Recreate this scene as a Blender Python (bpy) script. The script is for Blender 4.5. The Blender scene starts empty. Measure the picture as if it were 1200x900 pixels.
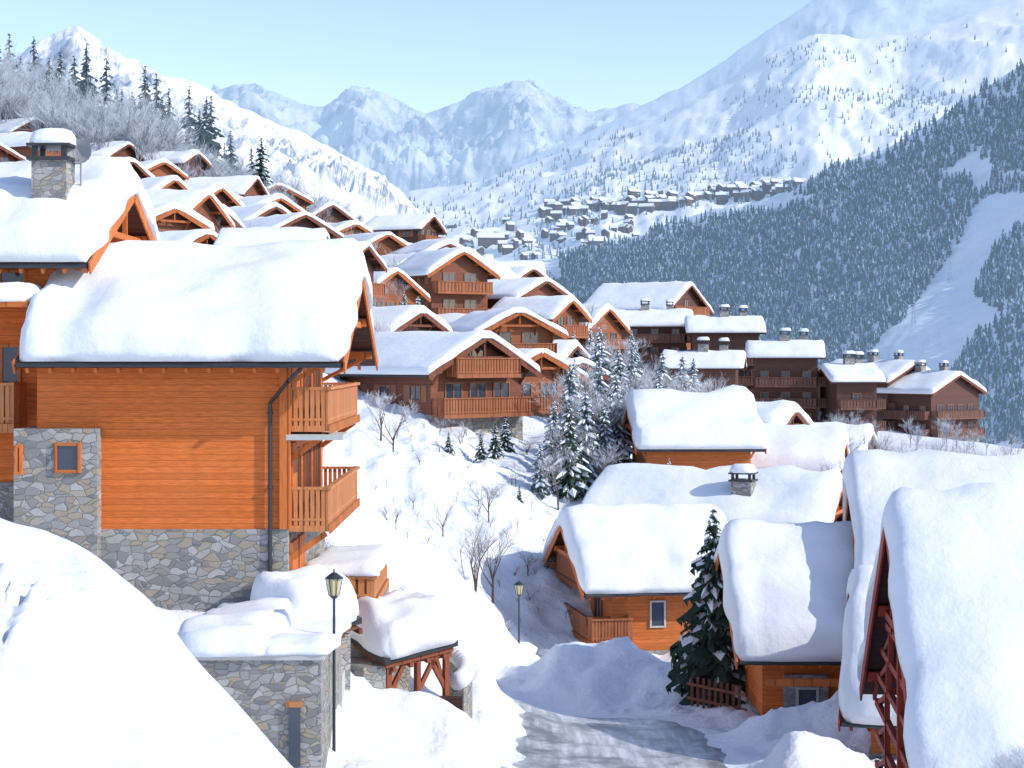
import bpy, math, random
import numpy as np
from mathutils import Vector, Matrix, noise
random.seed(7)
SC=bpy.context.scene

# ------------------------------------------------------------------ materials
def newmat(name):
    m=bpy.data.materials.new(name); m.use_nodes=True
    nt=m.node_tree; b=nt.nodes['Principled BSDF']
    return m,nt,b
def N(nt,t,**k):
    n=nt.nodes.new(t)
    for a,v in k.items(): setattr(n,a,v)
    return n
def mixc(nt,fac,a,b,mode='MIX'):
    n=nt.nodes.new('ShaderNodeMix'); n.data_type='RGBA'; n.blend_type=mode
    for idx,v in ((0,fac),(6,a),(7,b)):
        if isinstance(v,bpy.types.NodeSocket): nt.links.new(v,n.inputs[idx])
        elif idx==0: n.inputs[0].default_value=v
        else: n.inputs[idx].default_value=(v[0],v[1],v[2],1)
    return n.outputs[2]
def ramp(nt,src,p0,p1,c0=(0,0,0),c1=(1,1,1)):
    r=nt.nodes.new('ShaderNodeValToRGB')
    r.color_ramp.elements[0].position=p0; r.color_ramp.elements[1].position=p1
    r.color_ramp.elements[0].color=(*c0,1); r.color_ramp.elements[1].color=(*c1,1)
    nt.links.new(src,r.inputs[0]); return r.outputs[0]
def noi(nt,co,scale,detail=4,rough=.55):
    n=N(nt,'ShaderNodeTexNoise'); n.inputs['Scale'].default_value=scale
    n.inputs['Detail'].default_value=detail; n.inputs['Roughness'].default_value=rough
    nt.links.new(co,n.inputs['Vector']); return n.outputs['Fac']
def objco(nt): return nt.nodes.new('ShaderNodeTexCoord').outputs['Object']
def mapping(nt,co,scale):
    m=N(nt,'ShaderNodeMapping'); m.inputs['Scale'].default_value=scale
    nt.links.new(co,m.inputs['Vector']); return m.outputs[0]
def bump(nt,b,h,strength,dist):
    n=N(nt,'ShaderNodeBump'); n.inputs['Strength'].default_value=strength; n.inputs['Distance'].default_value=dist
    nt.links.new(h,n.inputs['Height']); nt.links.new(n.outputs[0],b.inputs['Normal']); return n
HAZE_GLOW=(.43,.64,.94)  # haze colour, painted into the far materials as emission
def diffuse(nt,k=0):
    """swap the principled shader for a plain diffuse one; k = share of painted haze, a flat bluish glow mixed into far materials"""
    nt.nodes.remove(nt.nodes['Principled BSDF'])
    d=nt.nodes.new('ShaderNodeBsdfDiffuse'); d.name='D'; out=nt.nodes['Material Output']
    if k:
        e=nt.nodes.new('ShaderNodeEmission'); e.inputs[0].default_value=(*HAZE_GLOW,1); e.inputs[1].default_value=1
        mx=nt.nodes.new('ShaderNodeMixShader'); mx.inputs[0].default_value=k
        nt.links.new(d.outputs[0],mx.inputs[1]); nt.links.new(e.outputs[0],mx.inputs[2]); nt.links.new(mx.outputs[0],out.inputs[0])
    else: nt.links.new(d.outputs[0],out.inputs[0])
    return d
def snow_mat(name,col=(.84,.86,.88),bs=.35,fine=14):
    m,nt,b=newmat(name); d=diffuse(nt); co=objco(nt)
    n1=noi(nt,co,1.1,3,.55); n2=noi(nt,co,fine,2,.6)
    c=mixc(nt,n1,tuple(x*.96 for x in col),tuple(min(1,x*1.03) for x in col))
    nt.links.new(c,d.inputs['Color'])
    s=nt.nodes.new('ShaderNodeMath'); s.operation='MULTIPLY_ADD'; s.inputs[1].default_value=.12
    nt.links.new(n2,s.inputs[0]); nt.links.new(n1,s.inputs[2])
    bump(nt,d,s.outputs[0],bs,.25); return m
SNOW=snow_mat('snow_mat',bs=.28)
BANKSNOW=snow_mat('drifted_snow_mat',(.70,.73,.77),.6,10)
ROUGHSNOW=snow_mat('ploughed_snow_mat',(.79,.81,.845),.75,9)

def wood_mat(name,col,plank=.15,axis='Z',var=.35,rough=.6):
    m,nt,b=newmat(name); co=objco(nt)
    sep=nt.nodes.new('ShaderNodeSeparateXYZ'); nt.links.new(co,sep.inputs[0])
    def mt(op,a,bv=None):
        n=nt.nodes.new('ShaderNodeMath'); n.operation=op
        nt.links.new(a,n.inputs[0])
        if bv is not None:
            if isinstance(bv,(int,float)): n.inputs[1].default_value=bv
            else: nt.links.new(bv,n.inputs[1])
        return n.outputs[0]
    if axis=='Z': zz=sep.outputs['Z']
    else: zz=mt('ADD',sep.outputs['X'],sep.outputs['Y'])
    q=mt('DIVIDE',zz,plank)
    fl=mt('FLOOR',q); fr=mt('FRACT',q)
    wn=nt.nodes.new('ShaderNodeTexWhiteNoise'); wn.noise_dimensions='1D'; nt.links.new(fl,wn.inputs['W'])
    groove=ramp(nt,fr,.02,.10)
    sc=(1.2,1.2,14) if axis=='Z' else (14,14,1.2)
    g=noi(nt,mapping(nt,co,sc),2.2,4,.65)
    big=noi(nt,co,.5,2,.5)
    dark=tuple(x*(1-var) for x in col); lite=tuple(min(1,x*(1+var)) for x in col)
    c=mixc(nt,ramp(nt,g,.3,.7),dark,lite)
    c=mixc(nt,wn.outputs['Value'],c,mixc(nt,.5,c,tuple(x*.6 for x in col)))
    c=mixc(nt,ramp(nt,big,.35,.7),c,mixc(nt,.3,c,(col[0]*.8,col[1]*1.05,col[2]*1.4)))
    c=mixc(nt,groove,tuple(x*.4 for x in col),c)
    nt.links.new(c,b.inputs['Base Color']); b.inputs['Roughness'].default_value=rough
    b.inputs['Specular IOR Level'].default_value=.15
    return m
W_OR=wood_mat('orange_wood_mat',(.76,.185,.042),.17)
W_OR2=wood_mat('amber_wood_mat',(.62,.18,.05),.17)
W_HILL=wood_mat('brown_wood_mat',(.34,.12,.055),.2)
W_RED=wood_mat('redbrown_wood_mat',(.23,.085,.05),.2)
W_DK=wood_mat('dark_wood_mat',(.10,.05,.038),.2)
W_APT=wood_mat('apartment_cladding_mat',(.13,.063,.048),.25)
T_OR=wood_mat('orange_trim_mat',(.62,.175,.045),.6,'X',.2)
T_TAN=wood_mat('balcony_wood_mat',(.62,.24,.09),.6,'X',.25)
T_HILL=wood_mat('hill_balcony_mat',(.36,.125,.055),.6,'X',.25)
T_HOR=wood_mat('hill_orange_trim_mat',(.42,.125,.04),.6,'X',.25)
T_RED=wood_mat('redbrown_trim_mat',(.20,.07,.038),.6,'X',.2)
T_DR=wood_mat('dark_red_timber_mat',(.36,.055,.032),.6,'X',.3)
T_PORCH=wood_mat('porch_timber_mat',(.28,.085,.045),.6,'X',.3)
T_APT=wood_mat('apartment_balcony_mat',(.20,.095,.065),.6,'X')

def stone_mat(name,sc=2.3,c1=(.20,.205,.205),c2=(.52,.51,.48)):
    m,nt,b=newmat(name); co=objco(nt)
    wv=N(nt,'ShaderNodeTexNoise'); wv.inputs['Scale'].default_value=2.5; wv.inputs['Detail'].default_value=1; nt.links.new(co,wv.inputs['Vector'])
    va=N(nt,'ShaderNodeVectorMath',operation='MULTIPLY_ADD'); va.inputs[1].default_value=(.25,.25,.25); nt.links.new(wv.outputs['Color'],va.inputs[0]); nt.links.new(co,va.inputs[2])
    mp=mapping(nt,va.outputs[0],(1,1,1.9))
    v=N(nt,'ShaderNodeTexVoronoi'); v.inputs['Scale'].default_value=sc; nt.links.new(mp,v.inputs['Vector'])
    e=N(nt,'ShaderNodeTexVoronoi',feature='DISTANCE_TO_EDGE'); e.inputs['Scale'].default_value=sc; nt.links.new(mp,e.inputs['Vector'])
    bw=nt.nodes.new('ShaderNodeSeparateColor'); nt.links.new(v.outputs['Color'],bw.inputs[0])
    c=mixc(nt,bw.outputs[0],c1,c2)
    c=mixc(nt,ramp(nt,bw.outputs[1],.6,.9),c,(.42,.35,.26))
    c=mixc(nt,noi(nt,co,9,4,.65),mixc(nt,.45,c,(.09,.09,.09)),c)
    ed=ramp(nt,e.outputs['Distance'],.01,.06)
    c=mixc(nt,ed,(.27,.265,.25),c)
    nt.links.new(c,b.inputs['Base Color']); b.inputs['Roughness'].default_value=.85
    bump(nt,b,ed,.7,.05); return m
STONE=stone_mat('stone_masonry_mat',3.0)
STONE2=stone_mat('stone_masonry_small_mat',3.8)

def plain(name,col,rough=.6,metal=0,nz=.15,scale=6,k=None):
    m,nt,b=newmat(name)
    if k is not None:
        b=diffuse(nt,k); inp=b.inputs['Color']
    else:
        inp=b.inputs['Base Color']; b.inputs['Roughness'].default_value=rough; b.inputs['Metallic'].default_value=metal
    co=objco(nt)
    c=mixc(nt,noi(nt,co,scale,2),tuple(x*(1-nz) for x in col),tuple(min(1,x*(1+nz)) for x in col))
    nt.links.new(c,inp)
    return m
GLASS=plain('window_glass_mat',(.035,.05,.075),.08); GLASS.node_tree.nodes['Principled BSDF'].inputs['Specular IOR Level'].default_value=.8
FRAME=plain('window_frame_mat',(.28,.11,.05))
GUTTER=plain('gutter_metal_mat',(.05,.055,.06),.45,.4)
METAL=plain('lamp_metal_mat',(.06,.07,.08),.4,.5)
LAMPG=plain('lamp_glass_mat',(.66,.58,.32),.35)
CONC=plain('pale_concrete_mat',(.5,.5,.48),.8)
BARK=plain('bark_mat',(.10,.075,.06),k=0)
FROST=plain('frosted_twig_mat',(.68,.70,.74),nz=.35,scale=3,k=0)
FROSTD=plain('frosted_branch_mat',(.27,.25,.24),nz=.4,scale=2,k=0)
NEED=plain('conifer_needle_mat',(.04,.065,.05),nz=.5,scale=4,k=0)
NEEDF=plain('frosted_needle_mat',(.11,.14,.15),nz=.5,scale=4,k=0)
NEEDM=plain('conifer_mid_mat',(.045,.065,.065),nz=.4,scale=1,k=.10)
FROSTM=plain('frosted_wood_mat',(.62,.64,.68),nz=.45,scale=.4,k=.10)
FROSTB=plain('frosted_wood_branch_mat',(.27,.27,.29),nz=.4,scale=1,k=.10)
SNOWT=plain('tree_snow_mat',(.80,.84,.89),nz=.08,scale=4,k=0)
BLUE=plain('sign_blue_mat',(.03,.16,.5),.4)
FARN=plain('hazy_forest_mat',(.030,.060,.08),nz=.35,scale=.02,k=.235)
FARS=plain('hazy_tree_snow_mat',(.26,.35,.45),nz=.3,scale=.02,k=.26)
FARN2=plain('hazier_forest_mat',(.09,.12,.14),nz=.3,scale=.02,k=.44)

# ------------------------------------------------------------------ mesh builder
class MB:
    def __init__(s): s.v=[]; s.f=[]; s.m=[]
    def add(s,vs,fs,mi=0):
        o=len(s.v); s.v.extend([tuple(p) for p in vs]); s.f.extend([tuple(i+o for i in f) for f in fs]); s.m.extend([mi]*len(fs))
    def box(s,x0,x1,y0,y1,z0,z1,mi=0):
        if x1<x0:x0,x1=x1,x0
        if y1<y0:y0,y1=y1,y0
        if z1<z0:z0,z1=z1,z0
        s.add([(x0,y0,z0),(x1,y0,z0),(x1,y1,z0),(x0,y1,z0),(x0,y0,z1),(x1,y0,z1),(x1,y1,z1),(x0,y1,z1)],
              [(0,3,2,1),(4,5,6,7),(0,1,5,4),(1,2,6,5),(2,3,7,6),(3,0,4,7)],mi)
    def beam(s,a,b,w,h,mi=0):
        a=Vector(a);b=Vector(b);d=(b-a).normalized()
        up=Vector((0,0,1)) if abs(d.z)<.95 else Vector((1,0,0))
        r=d.cross(up).normalized()*w/2; u=r.cross(d).normalized()*h/2
        vs=[p+q for p in (a,b) for q in (-r-u,r-u,r+u,-r+u)]
        s.add(vs,[(0,3,2,1),(4,5,6,7),(0,1,5,4),(1,2,6,5),(2,3,7,6),(3,0,4,7)],mi)
    def tube(s,a,b,r0,r1,n=6,mi=0,cap=False):
        a=Vector(a);b=Vector(b);d=(b-a).normalized()
        up=Vector((0,0,1)) if abs(d.z)<.9 else Vector((1,0,0))
        r=d.cross(up).normalized(); u=r.cross(d)
        vs=[]
        for p,rr in((a,r0),(b,r1)):
            for k in range(n):
                t=2*math.pi*k/n; vs.append(p+(r*math.cos(t)+u*math.sin(t))*rr)
        fs=[(k,(k+1)%n,n+(k+1)%n,n+k) for k in range(n)]
        if cap: fs+=[tuple(range(n,2*n)),tuple(reversed(range(n)))]
        s.add(vs,fs,mi)
    def obj(s,name,mats,parent=None,smooth=False,loc=None):
        me=bpy.data.meshes.new(name); me.from_pydata(s.v,[],s.f)
        for m in mats: me.materials.append(m)
        me.polygons.foreach_set('material_index',s.m)
        if smooth: me.polygons.foreach_set('use_smooth',[True]*len(s.f))
        me.update()
        o=bpy.data.objects.new(name,me); SC.collection.objects.link(o)
        if parent: o.parent=parent
        if loc: o.location=loc
        return o
def empty(name,loc,rot=0):
    e=bpy.data.objects.new(name,None); e.empty_display_size=.5; SC.collection.objects.link(e)
    e.location=loc; e.rotation_euler=(0,0,math.radians(rot)); return e

# ------------------------------------------------------------------ snow slabs
def esamp(a0,a1,r,n):
    k=[0,18,38,60,90]
    e=[r*(1-math.cos(math.radians(q))) for q in k]
    inner=[a0+r+(a1-a0-2*r)*i/n for i in range(1,n)]
    return [a0+x for x in e]+inner+[a1-x for x in reversed(e)]
def snow_slab(mb,a0,a1,b0,b1,zf,T,r=.32,na=14,nb=14,seed=0,jit=.1,lump=.16):
    us=esamp(a0,a1,r,na); vs=esamp(b0,b1,r,nb)
    nu,nv=len(us),len(vs); V=[]
    for u in us:
        for v in vs:
            su=min(u-a0,a1-u); sv=min(v-b0,b1-v)
            def ff(s): 
                q=max(0,1-s/r); return math.sqrt(max(0,1-q*q))
            f=ff(su)*ff(sv)
            n=noise.noise(Vector((u*.55+seed*7.1,v*.55,seed*3.3)))
            n2=noise.noise(Vector((u*1.7+seed*2.1,v*1.7,seed*5.3+9)))
            n3=noise.noise(Vector((u*.35+seed,v*1.5+.5*n,seed+20)))
            z=zf(u,v)+T*f*(1+lump*1.5*n+lump*.4*n2+lump*.8*n3)
            dx=noise.noise(Vector((v*.9+seed,u*.25,4.4+z*.3)))*jit*2
            dy=noise.noise(Vector((u*.9-seed,v*.25,8.4+z*.3)))*jit*2
            R=r*1.6
            if su<R and sv<R:
                cx=(R-su);cy=(R-sv);d=math.hypot(cx,cy)
                mx=max(cx,cy)
                if d>1e-6:
                    k=mx/d; sx=1 if u-a0<a1-u else -1; sy=1 if v-b0<b1-v else -1
                    dx+=sx*cx*(1-k); dy+=sy*cy*(1-k)
            V.append((u+dx,v+dy,z))
    F=[(i*nv+j,(i+1)*nv+j,(i+1)*nv+j+1,i*nv+j+1) for i in range(nu-1) for j in range(nv-1)]
    ring=[i*nv for i in range(nu)]+[(nu-1)*nv+j for j in range(1,nv)]+[i*nv+nv-1 for i in range(nu-2,-1,-1)]+[j for j in range(nv-2,0,-1)]
    o=len(V); ca=(a0+a1)/2; cb=(b0+b1)/2
    for k in ring:
        x,y,z=V[k]
        nx=x+max(-.3,min(.3,(ca-x))); ny=y+max(-.3,min(.3,(cb-y)))
        V.append((nx,ny,zf(nx,ny)-.03))
    L=len(ring)
    for k in range(L):
        F.append((ring[k],o+k,o+(k+1)%L,ring[(k+1)%L]))
    mb.add(V,F)

# ------------------------------------------------------------------ chalets
def fb(mb,D,face,a0,a1,z0,z1,d0,d1,mi=0):
    L,W=D
    if face=='px': mb.box(L/2+d0,L/2+d1,a0,a1,z0,z1,mi)
    if face=='nx': mb.box(-L/2-d1,-L/2-d0,a0,a1,z0,z1,mi)
    if face=='ny': mb.box(a0,a1,-W/2-d1,-W/2-d0,z0,z1,mi)
    if face=='py': mb.box(a0,a1,W/2+d0,W/2+d1,z0,z1,mi)
def window(mb,D,face,a,z,w,h,shut=False):
    t=.08
    fb(mb,D,face,a-w/2+t,a+w/2-t,z+t,z+h-t,0,.03,0)
    fb(mb,D,face,a-w/2,a-w/2+t,z,z+h,0,.09,1); fb(mb,D,face,a+w/2-t,a+w/2,z,z+h,0,.09,1)
    fb(mb,D,face,a-w/2+t,a+w/2-t,z,z+t,0,.085,1); fb(mb,D,face,a-w/2+t,a+w/2-t,z+h-t,z+h,0,.085,1)
    if w>.9: fb(mb,D,face,a-.03,a+.03,z+t,z+h-t,0,.07,1)
    if shut:
        for s in(-1,1):
            c=a+s*(w*.75+.02); fb(mb,D,face,c-w*.24,c+w*.24,z-.02,z+h+.02,0,.06,1)
def balcony(mb,D,face,a0,a1,z,dep,det=1,hr=1.05):
    fb(mb,D,face,a0,a1,z-.16,z,.0,dep,0)
    fb(mb,D,face,a0-.02,a1+.02,z-.22,z+.02,dep+.005,dep+.05,0)
    fb(mb,D,face,a0-.03,a1+.03,z+hr-.08,z+hr,dep-.1,dep+.06,0)
    fb(mb,D,face,a0,a1,z+.13,z+.2,dep-.06,dep-.01,0)
    for aa,s in((a0,1),(a1,-1)):
        fb(mb,D,face,min(aa,aa+s*.1),max(aa,aa+s*.1),z+hr-.08,z+hr-.003,0,dep-.102,0)
        fb(mb,D,face,min(aa,aa+s*.06),max(aa,aa+s*.06),z+.13,z+.2,0,dep-.062,0)
        st=.15 if det>1 else .24; w=st*.72
        k=.05
        while k<dep-.12:
            fb(mb,D,face,min(aa+s*.01,aa+s*.04),max(aa+s*.01,aa+s*.04),z+.0,z+hr-.085,k,k+w,0); k+=st
    st=.15 if det>1 else (.24 if det else .4); w=st*(.74)
    k=a0+.02
    while k<a1-w:
        fb(mb,D,face,k,k+w,z+.03,z+hr-.085,dep-.045,dep-.012,0)
        if det>1: # scalloped feet of the boards
            fb(mb,D,face,k+w*.28,k+w*.72,z-.2,z+.028,dep+.052,dep+.075,0)
        k+=st
    n=max(1,int((a1-a0)/2.2))
    for i in range(n+1):
        c=a0+.06+(a1-a0-.12)*i/n
        fb(mb,D,face,c-.055,c+.055,z,z+hr+.02,dep-.115,dep-.048,0)
def chalet(name,cx,cy,zb,rot,L,W,hw,tan,T=.7,ov=.9,ovm=.9,ovp=.9,base=1.0,wall=W_RED,trim=T_RED,bal=T_TAN,
           gable='px',levels=None,det=1,below=4,front=None,seed=None,ngab=2,gutter=True):
    seed=random.random()*50 if seed is None else seed
    E=empty(name,(cx,cy,zb),rot); D=(L,W)
    hr=hw+tan*W/2
    m=MB(); m.box(-L/2-.06,L/2+.06,-W/2-.06,W/2+.06,-below,base); m.obj('stone_base',[STONE],E)
    m=MB(); h2=hr-.04; q=hw-.04
    vs=[]
    for x in(-L/2,L/2): vs+=[(x,-W/2,base),(x,W/2,base),(x,W/2,q),(x,0,h2),(x,-W/2,q)]
    m.add(vs,[(4,3,2,1,0),(5,6,7,8,9),(0,1,6,5),(1,2,7,6),(2,3,8,7),(3,4,9,8),(4,0,5,9)])
    m.obj('walls',[wall],E)
    # roof
    e=W/2+ov; ze=hr-tan*e; t=.2; x0=-L/2-ovm; x1=L/2+ovp
    prof=[(-e,ze),(0,hr),(e,ze),(e,ze+t),(0,hr+t),(-e,ze+t)]
    vs=[(x0,a,b) for a,b in prof]+[(x1,a,b) for a,b in prof]
    fs=[(i,(i+1)%6,6+(i+1)%6,6+i) for i in range(6)]+[(0,5,4,1),(1,4,3,2),(6,7,10,11),(7,8,9,10)]
    m=MB(); m.add(vs,fs,1)
    for x,s in((x0,-1),(x1,1)):
        for sy in(-1,1):
            m.beam((x+s*.03,sy*.01,hr+.02),(x+s*.03,sy*(e+.05),ze+.02-.05*tan),.05,.34,0)
    for x,s,o in((-L/2,-1,ovm),(L/2,1,ovp)):
        if o<.5: continue
        for yy in(0,-W/4,W/4,-W/2+.12,W/2-.12):
            zz=hr-abs(yy)*tan-.18
            m.beam((x,yy,zz),(x+s*(o-.06),yy,zz),.18,.24,0)
            if det>0: m.beam((x,yy,zz-.8),(x+s*(o-.3),yy,zz-.1),.1,.12,0)
        if det>0:
            zt=hr-tan*W*.25-.25; xx=x+s*(o-.25)
            m.beam((xx,-W*.25,zt),(xx,W*.25,zt),.1,.18,0); m.beam((xx,0,zt+.05),(xx,0,hr-.15),.1,.14,0)
    if det>1: # exposed rafters under the eaves
        k=x0+.3
        while k<x1:
            for sy in(-1,1): m.beam((k,sy*(W/2),hw-.09),(k,sy*(e-.05),ze-.07),.09,.14,0)
            k+=.6
    m.obj('roof',[trim,W_DK],E)
    if gutter:
        m=MB()
        for sy in(-1,1): m.tube((x0+.05,sy*(e+.07),ze+.08),(x1-.05,sy*(e+.07),ze+.06),.07,.07,6,0,True)
        m.obj('gutter',[GUTTER],E)
    m=MB(); zt=hr+t
    r=min(.4,T*.5)
    na=int(max(5,(x1-x0)*(2.8 if det>1 else 1.2))); nb=int(max(6,2*e*(2.8 if det>1 else 1.2)))
    snow_slab(m,x0-.12,x1+.12,-e-.18,e+.18,lambda u,v:zt-tan*(math.sqrt(v*v+.35**2)-.12),T,r,na,nb,seed,.05+.05*(det>0),.22)
    m.obj('roof_snow',[SNOW],E,True)
    levels=[base+.1] if levels is None else levels
    mw=MB(); mbz=MB()
    for li,z in enumerate(levels):
        for g in (gable if isinstance(gable,(list,tuple)) else [gable]):
            ww=(W-1.6)/ngab
            for i in range(ngab):
                a=-W/2+.8+ww*(i+.5)
                if z+2.0<hr-abs(a)*tan-.3:
                    window(mw,D,g,a,z+.05,min(1.5,ww*.7),1.95)
            lim=W/2-.1
            if z+1.0>hw: lim=min(lim,(hr-z-.9)/tan)
            if lim>1.2: balcony(mbz,D,g,-lim,lim,z,1.15,det)
        f=front
        if f:
            nwin=max(1,int(L/2.6)); 
            for i in range(nwin):
                a=-L/2+L*(i+.5)/nwin
                if z+1.9<hw: window(mw,D,'ny',a,z+(.1 if f=='balcony' else .8),1.1,1.75 if f=='balcony' else 1.0,f!='balcony')
            if f=='balcony' and z+1.9<hw: balcony(mbz,D,'ny',-L/2+.2,L/2-.2,z,1.2,det)
    if mw.v: mw.obj('windows',[GLASS,FRAME],E)
    if mbz.v: mbz.obj('balconies',[bal],E)
    return E,D,hr,hw
def at_gable(name,gx,gy,zr,rot,W,L,hw,**k):
    """place a chalet by the position of the apex of its +x gable"""
    tan=k.pop('tan',.47); o=k.get('ovp',.9); a=math.radians(rot)
    dx,dy=math.cos(a),math.sin(a); c=L/2+o
    return chalet(name,gx-dx*c,gy-dy*c,zr-hw-tan*W/2,rot,L,W,hw,tan,**k)
def chimney(parent,x,y,z0,z1,w=1.0):
    m=MB(); m.box(x-w/2,x+w/2,y-w/2,y+w/2,z0,z1,0)
    for sx in(-1,1):
        for sy in(-1,1): m.box(x+sx*(w/2-.08)-.07,x+sx*(w/2-.08)+.07,y+sy*(w/2-.08)-.07,y+sy*(w/2-.08)+.07,z1+.001,z1+.3,1)
    m.box(x-w/2-.12,x+w/2+.12,y-w/2-.12,y+w/2+.12,z1-.1,z1-.001,1)
    m.box(x-w/2-.12,x+w/2+.12,y-w/2-.12,y+w/2+.12,z1+.301,z1+.38,1)
    m.obj('chimney',[STONE2,GUTTER],parent)
    m=MB(); snow_slab(m,x-w/2-.15,x+w/2+.15,y-w/2-.15,y+w/2+.15,lambda u,v:z1+.38,.42,.3,3,3,x,.03,.1); m.obj('chimney_snow',[SNOW],parent,True)

# ------------------------------------------------------------------ terrain
ctrl=np.array([(-20,0,-9),(20,0,-11),(0,0,-10.5),(0,30,-10.8),(20,30,-11),(0,46,-11),(15,46,-11.2),(0,60,-12.2),(8,60,-12.2),(0,74,-13.2),(10,78,-13.4),(18,60,-12),
(30,46,-11),(-3,50,-11.2),(-3,40,-11),(-9,38,-9.5),(-9,44.5,-6.9),(-6.5,46.5,-7.0),(-13,46,-6.6),(-20,40,-7),(-12,50,-6.4),(-6,56,-6.8),(-4.5,60,-8.4),(-1.9,74,-10.6),(-6.7,90,-5.4),
(-2.5,101,-5.1),(0,90,-8),(2.2,90,-9.9),(4,101,-7.6),(-3.5,70,-7.9),(-6.5,65,-7.1),(-1.5,75,-13),(-2.2,68,-12),(-1.5,64,-12.2),(5,92,-10.5),(12,91,-9.6),(18,95,-9.5),
(-20,60,-5),(-30,50,-4),(-20,80,0),(-28,110,5),(-12,100,-2.5),(-2,112,-4.6),(2.4,120,-4.3),(-7.8,130,-.9),(-11.6,160,4),(-17,200,10.5),(-1.7,165,.6),(0,200,4.8),
(-33,220,13),(-37,200,12.2),(-43,190,13),(-28,175,9),(-55,240,25),(-66,230,26),(-90,300,40),(-60,300,33),(-38,280,22),(-22,260,16),(-9.6,240,10),(2.5,245,8),(10,235,-1),
(14,180,-5),(25,255,-7),(23,230,-9),(40,225,-10.3),(63,230,-11.5),(60,262,-11),(11,106,-7.7),(16.5,112,-7.9),(27,130,-9),(45,150,-11),(30,90,-10),(15,60,-11.6),(20,52,-11.4),(50,100,-11),
(0,330,-2),(-30,380,5),(-110,450,40),(-200,300,70),(-250,150,60),(-120,150,35),(-70,120,22),(100,300,-22),(150,450,-60),(0,600,-60),(200,150,-15),(200,0,-12),(-150,0,20),
(0,-60,-6),(-40,-40,-2),(60,-60,-9),(500,800,-160),(-600,900,120),(0,1200,-150),(1500,500,-60),(-1500,500,350),(2500,2800,-150),(-2500,2800,250),(0,3000,-180),(0,-800,20),(1500,-800,0),(-1500,-800,150),
(0,9000,-200),(6000,9000,-200),(-6000,9000,-200),(9000,0,-100),(-9000,0,200)],float)
def _phi(P):
    return np.sqrt(((P[:,None,:2]-ctrl[None,:,:2])**2).sum(2)+.5)
_A=_phi(ctrl); n_=len(ctrl)
_M=np.zeros((n_+1,n_+1)); _M[:n_,:n_]=_A; _M[:n_,n_]=1; _M[n_,:n_]=1
_w=np.linalg.solve(_M,np.append(ctrl[:,2],0))
road_pts=[(2.8,30),(3.0,44),(3.3,50),(3.2,55),(2.4,58.5),(1.0,61.5)]
road_w=[6.5,6.5,6.2,6.0,5.0,2.6]
def _road_d(P):
    best=np.full(len(P),1e9)
    for (a,wa),(b,wb) in zip(list(zip(road_pts,road_w))[:-1],list(zip(road_pts,road_w))[1:]):
        a=np.array(a,float);b=np.array(b,float);d=b-a
        t=np.clip(((P[:,:2]-a)@d)/(d@d),0,1); q=a+t[:,None]*d
        best=np.minimum(best,np.sqrt(((P[:,:2]-q)**2).sum(1))-(wa+(wb-wa)*t)/2)
    return best
bumps=[(4.6,67,3.0,3.4,2.1),(2.2,67,2.2,2.6,1.3),(7.5,64,1.8,2.0,1.1),(9.2,53.6,2.2,1.2,.9),(11.5,53,2.0,1.6,.8),(8.0,46.6,1.3,1.2,1.3),(6.9,45.0,1.3,1.2,1.0),
(-1.2,48,1.4,2.0,1.0),(-2.7,46.2,1.2,1.2,.8),(-.1,45.6,1.6,.9,.8),(-1,53.5,.8,2.4,.9),(-1.8,60,1.5,2.5,1.4),(-9.3,44,1.5,1.0,.5),(-7.2,45,1.0,.8,.5),(-1.6,79,1.5,2,.8)]
def ground_arr(P,rough=True):
    z=np.empty(len(P))
    for i in range(0,len(P),20000):
        z[i:i+20000]=_phi(P[i:i+20000])@_w[:n_]+_w[n_]
    rd=_road_d(P); k=np.clip(rd/1.2,0,1); k=k*k*(3-2*k)
    for bx,by,rx,ry,h in bumps:
        z+=h*np.exp(-((P[:,0]-bx)/rx)**2-((P[:,1]-by)/ry)**2)*k
    if rough:
        for i,(x,y) in enumerate(P[:,:2]):
            if y>900 or abs(x)>600: 
                z[i]+=12*noise.fractal(Vector((x*.002,y*.002,1)),.9,2.1,4); continue
            s=1.8 if 58<y<108 and x<5 else 1.15
            a=s*(.38*noise.noise(Vector((x*.28,y*.28,3)))+.26*noise.noise(Vector((x*.8,y*.5,7))))
            if y<110: a+=.14*noise.noise(Vector((x*2.1,y*1.6,2)))
            if rd[i]<5 and y<85: a+=.30*abs(noise.noise(Vector((x*1.9,y*1.9,12))))+.16*noise.noise(Vector((x*4,y*4,5)))
            z[i]+=a*k[i]
    return z
def axis(segs):
    out=[]
    for a,b,st in segs: out+=list(np.arange(a,b,st))
    return out
def growing(s,e,st,g):
    o=[]; x=s
    while x<e: o.append(x); x+=st; st*=g
    o.append(e); return o
xs=sorted(set([-v for v in growing(12,9000,.5,1.12)]+axis([(-12,15,.25)])+growing(15,9000,.4,1.10)))
ys=sorted(set([-v for v in growing(-20,3000,2,1.3)]+axis([(21,42,1)])+axis([(42,92,.25)])+growing(92,9000,.4,1.035)))
X,Y=np.meshgrid(xs,ys,indexing='ij'); P=np.stack([X.ravel(),Y.ravel()],1)
Z=ground_arr(P)
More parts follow.
